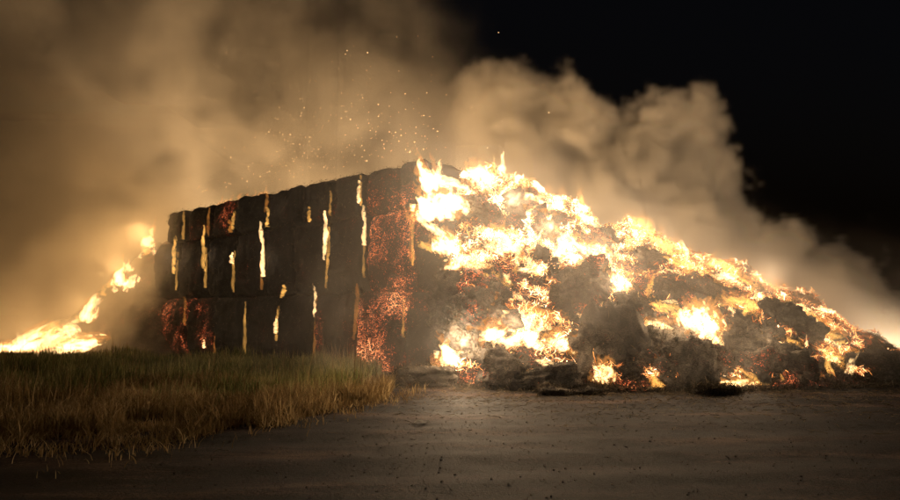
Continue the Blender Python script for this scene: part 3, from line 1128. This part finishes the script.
# stalks that are alight: thin bright strands between and around the flames
m_lit, t_, o_ = nt('burning_stalks')
a_ = N(t_, 'ShaderNodeAttribute', attribute_type='GEOMETRY', attribute_name='tone')
c_ = ramp(t_, [(0.0, (1.0, 0.16, 0.04)), (0.45, (1.0, 0.40, 0.10)), (1.0, (1.0, 0.70, 0.40))], a_.outputs['Fac'])
e_ = N(t_, 'ShaderNodeEmission')
t_.links.new(c_.outputs[0], e_.inputs['Color'])
t_.links.new(math_n(t_, 'ADD', 0.35, math_n(t_, 'MULTIPLY', math_n(t_, 'POWER', a_.outputs['Fac'], 2.0), 9.0)), e_.inputs['Strength'])
t_.links.new(e_.outputs[0], o_.inputs['Surface'])
m_lit.cycles.emission_sampling = 'NONE'
n = 260000
bx = rng.uniform(0.0, 13.0, n)
yr_, yt_ = np.interp(bx, RX, RY), np.interp(bx, RX, TY)
by = yt_ + (yr_ + 0.3 - yt_) * rng.uniform(0, 1, n)
bz = mound_h(bx, by)
depth = by * math.cos(PITCH) + (bz - EYE.z) * math.sin(PITCH)
ppx = 450 + FPX * bx / depth
ppy = 250 - FPX * ((bz - EYE.z) * math.cos(PITCH) - by * math.sin(PITCH)) / depth
near_f = np.zeros(n)
for (fx, fy, fw, fh, *_r) in BIG:
    near_f = np.maximum(near_f, np.exp(-((ppx - fx) / (fw * 0.75)) ** 2 - ((ppy - fy) / (fh * 0.9)) ** 2))
pat = fbm(bx * 1.5 + bz * 1.2, by * 1.3, bz * 2.6 - bx * 1.1, 4, 0.62)
score = 0.6 * near_f + 0.95 * pat - 0.26 - 0.2 * ((ppx > 570) & (ppx < 700) & (ppy > 305)) + 0.08 * (ppx < 600) + 0.10 * (ppy < 300)
ok = (rng.uniform(0, 1, n) < np.clip(score * 0.75, 0, 0.34)) & (bz > 0.15)
bx, by, bz, score = bx[ok], by[ok], bz[ok], score[ok]
lit_me = sticks('burning_stalks', np.stack([bx, by - 0.16, bz + 0.10 + np.abs(rng.normal(0, 0.05, len(bx)))], 1), 0.55, 0.05, 0.26, 0.0085, m_lit, 0.5)
lit_me.attributes['tone'].data.foreach_set('value', np.repeat(np.clip(score * 0.8 + rng.normal(0.05, 0.22, len(bx)) - 0.16 * smooth(600, 680, ppx[ok]), 0, 1), 5).astype(np.float32))
lit_o = link('burning_stalks', lit_me)
tag(lit_o, 'fine strands of straw alight all over the heap', 'burning straw', None, 'stuff')

# scrap of white litter on the yard
p = at(421, 421, 10.35)
lv = np.array([(-0.11, -0.03, 0.0), (-0.02, -0.06, 0.035), (0.07, -0.05, 0.01), (0.12, 0.0, 0.02), (0.06, 0.05, 0.0), (-0.03, 0.04, 0.045), (-0.10, 0.03, 0.012), (0.0, 0.0, 0.05)])
lv2 = lv + np.array([0, 0, -0.006])
fv = [(0, 1, 7), (1, 2, 7), (2, 3, 7), (3, 4, 7), (4, 5, 7), (5, 6, 7), (6, 0, 7)]
fall = fv + [(c + 8, b + 8, a + 8) for a, b, c in fv] + [q for i in range(7) for q in ((i, i + 8, (i + 1) % 7 + 8), (i, (i + 1) % 7 + 8, (i + 1) % 7))]
lit = link('paper_scrap', mesh_np('paper_scrap', np.concatenate([lv, lv2]), fall, M_LITTER, False), None, (p.x, p.y, float(ground_h(p.x, p.y)) + 0.015))
tag(lit, 'crumpled white scrap of litter on the dirt near the grass', 'litter')

# ------------------------------------------------------------------ sparks in the air
m_spark, t_, o_ = nt('spark_glow')
e_ = N(t_, 'ShaderNodeEmission', Strength=4.0)
e_.inputs['Color'].default_value = (1.0, 0.55, 0.22, 1)
t_.links.new(e_.outputs[0], o_.inputs['Surface'])
m_spark.cycles.emission_sampling = 'NONE'
n = 420
spx = np.concatenate([rng.normal(320, 75, 330), rng.uniform(170, 440, 90)])
spy = np.concatenate([np.interp(spx[:330], [150, 430], [212, 152]) - np.abs(rng.normal(0, 40, 330)) - 4, rng.uniform(30, 150, 90)])
pts = []
for a, b in zip(spx, spy):
    t = face_t(min(max(a, 165), 440))
    yy = (C0 + D * t).y - 0.6 - random.uniform(0, 2.0)
    pts.append(at(a, b, yy))
pts = np.array([list(q) for q in pts])
sz_ = 0.0038 + 0.007 * rng.uniform(0, 1, n) ** 4
st = np.stack([1 + 1.2 * rng.uniform(0, 1, n), np.ones(n), 0.8 + 0.6 * rng.uniform(0, 1, n)], 1)
VV = pts[:, None] + P8[None] * (sz_[:, None] * st)[:, None, :]
T = (np.arange(n)[:, None, None] * 6 + F8[None]).reshape(-1, 3)
sparks = link('sparks', mesh_np('sparks', VV.reshape(-1, 3), T, m_spark, False))
tag(sparks, 'glowing sparks drifting up over the bale wall', 'sparks', None, 'stuff')

# ------------------------------------------------------------------ smoke: one volume grid made from fields
def smoke_group():
    g = bpy.data.node_groups.new('smoke_field', 'GeometryNodeTree')
    g.interface.new_socket('Geometry', in_out='INPUT', socket_type='NodeSocketGeometry')
    g.interface.new_socket('Geometry', in_out='OUTPUT', socket_type='NodeSocketGeometry')
    nn, ll = g.nodes, g.links
    out = nn.new('NodeGroupOutput')

    def val(v, sock):
        if isinstance(v, (int, float)):
            sock.default_value = v
        else:
            ll.new(v, sock)

    def ma(op, a, b=0.0, c=None, clamp=False):
        n = nn.new('ShaderNodeMath')
        n.operation = op
        n.use_clamp = clamp
        val(a, n.inputs[0])
        val(b, n.inputs[1])
        if c is not None:
            val(c, n.inputs[2])
        return n.outputs[0]

    def sstep(x, a, b, lo=0.0, hi=1.0):
        n = nn.new('ShaderNodeMapRange')
        n.interpolation_type = 'SMOOTHSTEP'
        val(x, n.inputs[0])
        n.inputs[1].default_value = a
        n.inputs[2].default_value = b
        n.inputs[3].default_value = lo
        n.inputs[4].default_value = hi
        return n.outputs[0]

    def curve(x, x0, x1, pts, y1):
        """piecewise curve through pts (x, y), 0 <= y <= y1"""
        m = nn.new('ShaderNodeMapRange')
        val(x, m.inputs[0])
        m.inputs[1].default_value = x0
        m.inputs[2].default_value = x1
        f = nn.new('ShaderNodeFloatCurve')
        c = f.mapping.curves[0]
        pp = [((a - x0) / (x1 - x0), b / y1) for a, b in pts]
        while len(c.points) < len(pp):
            c.points.new(0.5, 0.5)
        for q, (a, b) in zip(c.points, pp):
            q.location = (a, b)
            q.handle_type = 'AUTO_CLAMPED'
        f.mapping.update()
        ll.new(m.outputs[0], f.inputs['Value'])
        return ma('MULTIPLY', f.outputs[0], y1)

    pos = nn.new('GeometryNodeInputPosition').outputs[0]

    def noise(scale, detail, rough, vec=pos, dist=0.0):
        n = nn.new('ShaderNodeTexNoise')
        n.inputs['Scale'].default_value = scale
        n.inputs['Detail'].default_value = detail
        n.inputs['Roughness'].default_value = rough
        n.inputs['Distortion'].default_value = dist
        ll.new(vec, n.inputs['Vector'])
        return n.outputs

    def vor(scale, vec):
        n = nn.new('ShaderNodeTexVoronoi')
        n.feature = 'F1'
        n.inputs['Scale'].default_value = scale
        ll.new(vec, n.inputs['Vector'])
        d = n.outputs['Distance']
        return ma('MULTIPLY', d, d)

    # warp
    nz = noise(0.26, 5, 0.58)
    sub = nn.new('ShaderNodeVectorMath')
    sub.operation = 'SUBTRACT'
    ll.new(nz[1], sub.inputs[0])
    sub.inputs[1].default_value = (0.5, 0.5, 0.5)
    wv = nn.new('ShaderNodeVectorMath')
    wv.operation = 'MULTIPLY_ADD'
    ll.new(sub.outputs[0], wv.inputs[0])
    wv.inputs[1].default_value = (2.4, 2.4, 2.4)
    ll.new(pos, wv.inputs[2])
    wp = wv.outputs[0]
    sx = nn.new('ShaderNodeSeparateXYZ')
    ll.new(pos, sx.inputs[0])
    X, Y, Z = sx.outputs
    # rounded billows, about -1 .. 1
    b1 = ma('SUBTRACT', 0.33, vor(0.36, wp))
    b2 = ma('SUBTRACT', 0.33, vor(0.9, wp))
    b3 = ma('SUBTRACT', 0.33, vor(2.1, wp))
    fine = ma('SUBTRACT', noise(1.3, 5, 0.65, wp)[0], 0.5)
    bill = ma('ADD', ma('ADD', ma('MULTIPLY', b1, 2.6), ma('MULTIPLY', b2, 1.1)), ma('ADD', ma('MULTIPLY', b3, 0.4), ma('MULTIPLY', fine, 2.4)))
    # --- A: thick plume behind the heap; its top outline falls to the right
    top = curve(X, -34, 28, SMOKE_TOP, 30.0)
    front = curve(X, -34, 28, SMOKE_FRONT, 60.0)
    inz = ma('ADD', ma('SUBTRACT', top, Z), bill)
    iny = ma('ADD', ma('SUBTRACT', Y, front), ma('MULTIPLY', bill, 0.8))
    back = ma('SUBTRACT', ma('ADD', front, 8.5), Y)
    body = ma('MULTIPLY', ma('MULTIPLY', sstep(inz, 0.0, 0.9), sstep(iny, 0.0, 0.8)), sstep(back, 0.0, 2.5))
    inner = sstep(noise(0.35, 4, 0.6, wp)[0], 0.30, 0.68, 0.35, 1.0)
    thick = curve(X, -34, 28, SMOKE_THICK, 3.0)
    A = ma('MULTIPLY', ma('MULTIPLY', body, inner), thick)
    # --- B: wide soft haze drifting left over and beyond the wall
    nb = noise(0.20, 6, 0.62, wp)[0]
    sw = nn.new('ShaderNodeSeparateXYZ')
    ll.new(wp, sw.inputs[0])
    left = sstep(ma('ADD', ma('ADD', sw.outputs[0], ma('MULTIPLY', ma('SUBTRACT', Z, 8.0), 0.3)), ma('MULTIPLY', b1, 2.0)), 4.0, -9.0)
    yb = curve(X, -34, 28, HAZE_FRONT, 60.0)
    B = ma('MULTIPLY', ma('MULTIPLY', left, sstep(ma('SUBTRACT', Y, yb), 0.0, 3.0)), sstep(nb, 0.41, 0.62, 0.02, 0.36))
    # --- C: thin smoke in front, thicker near the ground at the wall corner and the heap's foot
    nc = sstep(noise(0.5, 4, 0.6, wp)[0], 0.45, 0.75)
    cl = ma('MULTIPLY', sstep(Z, 4.2, 0.2), sstep(X, -9.0, -1.0, 0.15, 1.0))
    Cc = ma('ADD', ma('MULTIPLY', ma('MULTIPLY', nc, cl), 0.16), ma('MULTIPLY', ma('MULTIPLY', sstep(X, -7.0, 1.0, 0.004, 0.04), sstep(ma('ADD', Z, ma('MULTIPLY', X, 0.42)), 7.5, 5.0)), sstep(X, 12.0, 7.0)))
    Cc = ma('MULTIPLY', ma('MULTIPLY', ma('MULTIPLY', Cc, sstep(Y, 13.2, 15.4)), sstep(X, 16.0, 9.0)), sstep(Y, 20.0, 17.0))
    # --- E: fire-lit veil drifting across the low right end of the heap
    ve = ma('MULTIPLY', sstep(X, 4.0, 9.0), sstep(ma('SUBTRACT', Z, ma('MULTIPLY', ma('SUBTRACT', 14.0, X), 0.42)), -1.4, 0.4))
    ve = ma('MULTIPLY', ma('MULTIPLY', ve, sstep(ma('ADD', ma('SUBTRACT', top, Z), bill), 0.0, 1.0)), sstep(Y, 18.0, 20.5))
    ve = ma('MULTIPLY', ve, ma('MULTIPLY', sstep(ma('SUBTRACT', Z, ma('MULTIPLY', ma('SUBTRACT', 14.0, X), 0.42)), 2.2, 0.6), sstep(Y, 22.0, 20.5)))
    E_ = ma('MULTIPLY', ve, sstep(noise(0.45, 4, 0.6, wp)[0], 0.38, 0.68, 0.03, 0.5))
    # --- F: smoke hanging round the far broken end of the wall
    fz = ma('MULTIPLY', ma('MULTIPLY', sstep(X, -9.5, -12.5), sstep(X, -23.0, -18.0)), ma('MULTIPLY', sstep(Y, 22.5, 25.0), sstep(Z, 9.0, 5.0)))
    E_ = ma('ADD', E_, ma('MULTIPLY', ma('MULTIPLY', fz, sstep(Y, 32.0, 30.0)), sstep(noise(0.4, 5, 0.62, wp)[0], 0.40, 0.64, 0.02, 0.26)))
    dens = ma('ADD', ma('ADD', ma('ADD', A, B), Cc), E_)
    # fade out at the grid's own edges
    for s_, lo_, hi_ in ((X, -34, 28), (Y, 12.8, 44), (Z, -1, 24)):
        dens = ma('MULTIPLY', dens, ma('MULTIPLY', sstep(s_, lo_, lo_ + 1.0), sstep(s_, hi_, hi_ - 3.0)))
    vc = nn.new('GeometryNodeVolumeCube')
    ll.new(dens, vc.inputs['Density'])
    vc.inputs['Background'].default_value = 0.0
    vc.inputs['Min'].default_value = (-34, 12.8, 0.02)
    vc.inputs['Max'].default_value = (28, 43, 21)
    vc.inputs['Resolution X'].default_value = 290
    vc.inputs['Resolution Y'].default_value = 142
    vc.inputs['Resolution Z'].default_value = 98
    sm = nn.new('GeometryNodeSetMaterial')
    sm.inputs['Material'].default_value = M_SMOKE
    ll.new(vc.outputs[0], sm.inputs[0])
    ll.new(sm.outputs[0], out.inputs[0])
    return g


OUTLINE = [(448, 74), (470, 66), (500, 64), (545, 68), (575, 92), (602, 114), (640, 104), (680, 102), (700, 116), (714, 158), (732, 200), (754, 228), (790, 220), (825, 232), (862, 264), (900, 298), (940, 336)]
SMOKE_TOP = [(-34, 12), (-6, 12.5), (-2, 13.0)] + [(at(a, b, 33).x, at(a, b, 33).z - 0.7) for a, b in OUTLINE] + [(28, 0)]
SMOKE_FRONT = [(-34, 50), (-14, 38), (-4, 32), (0, 30.5), (4, 30), (28, 30)]
SMOKE_THICK = [(-34, 0.06), (-10, 0.08), (-4, 0.05), (-1, 0.06), (0.6, 0.5), (2.2, 1.6), (4.5, 2.6), (28, 2.6)]
HAZE_FRONT = [(-34, 22), (-17, 24.5), (-13.5, 27.5), (-10.5, 31.5), (-4, 28), (3, 26), (28, 26)]
M_SMOKE, t_, o_ = nt('fire_smoke')
pv = N(t_, 'ShaderNodeVolumePrincipled', Density=1.0, Anisotropy=0.2)
pv.inputs['Color'].default_value = (0.80, 0.76, 0.70, 1)
t_.links.new(pv.outputs[0], o_.inputs['Volume'])
vol = bpy.data.volumes.new('smoke')
vol.materials.append(M_SMOKE)
smoke = bpy.data.objects.new('smoke', vol)
COL.objects.link(smoke)
md = smoke.modifiers.new('smoke_field', 'NODES')
md.node_group = smoke_group()
md.show_viewport = False                       # the grid is only needed at render time
tag(smoke, 'billowing tan smoke rolling off the fire and drifting over the wall', 'smoke', None, 'stuff')

# ------------------------------------------------------------------ labels: tell apart the few look-alikes that lie close together
by_label = {}
for o in COL.objects:
    if 'label' in o and o.parent is None:
        by_label.setdefault(o['label'], []).append(o)
for lab, obs in by_label.items():
    if len(obs) > 1:
        obs.sort(key=lambda q: -q.location.z)
        for o, w in zip(obs, {2: ['upper', 'lower'], 3: ['upper', 'middle', 'lower'], 4: ['topmost', 'second highest', 'second lowest', 'lowest']}.get(len(obs), [])):
            o['label'] = w + ' ' + lab
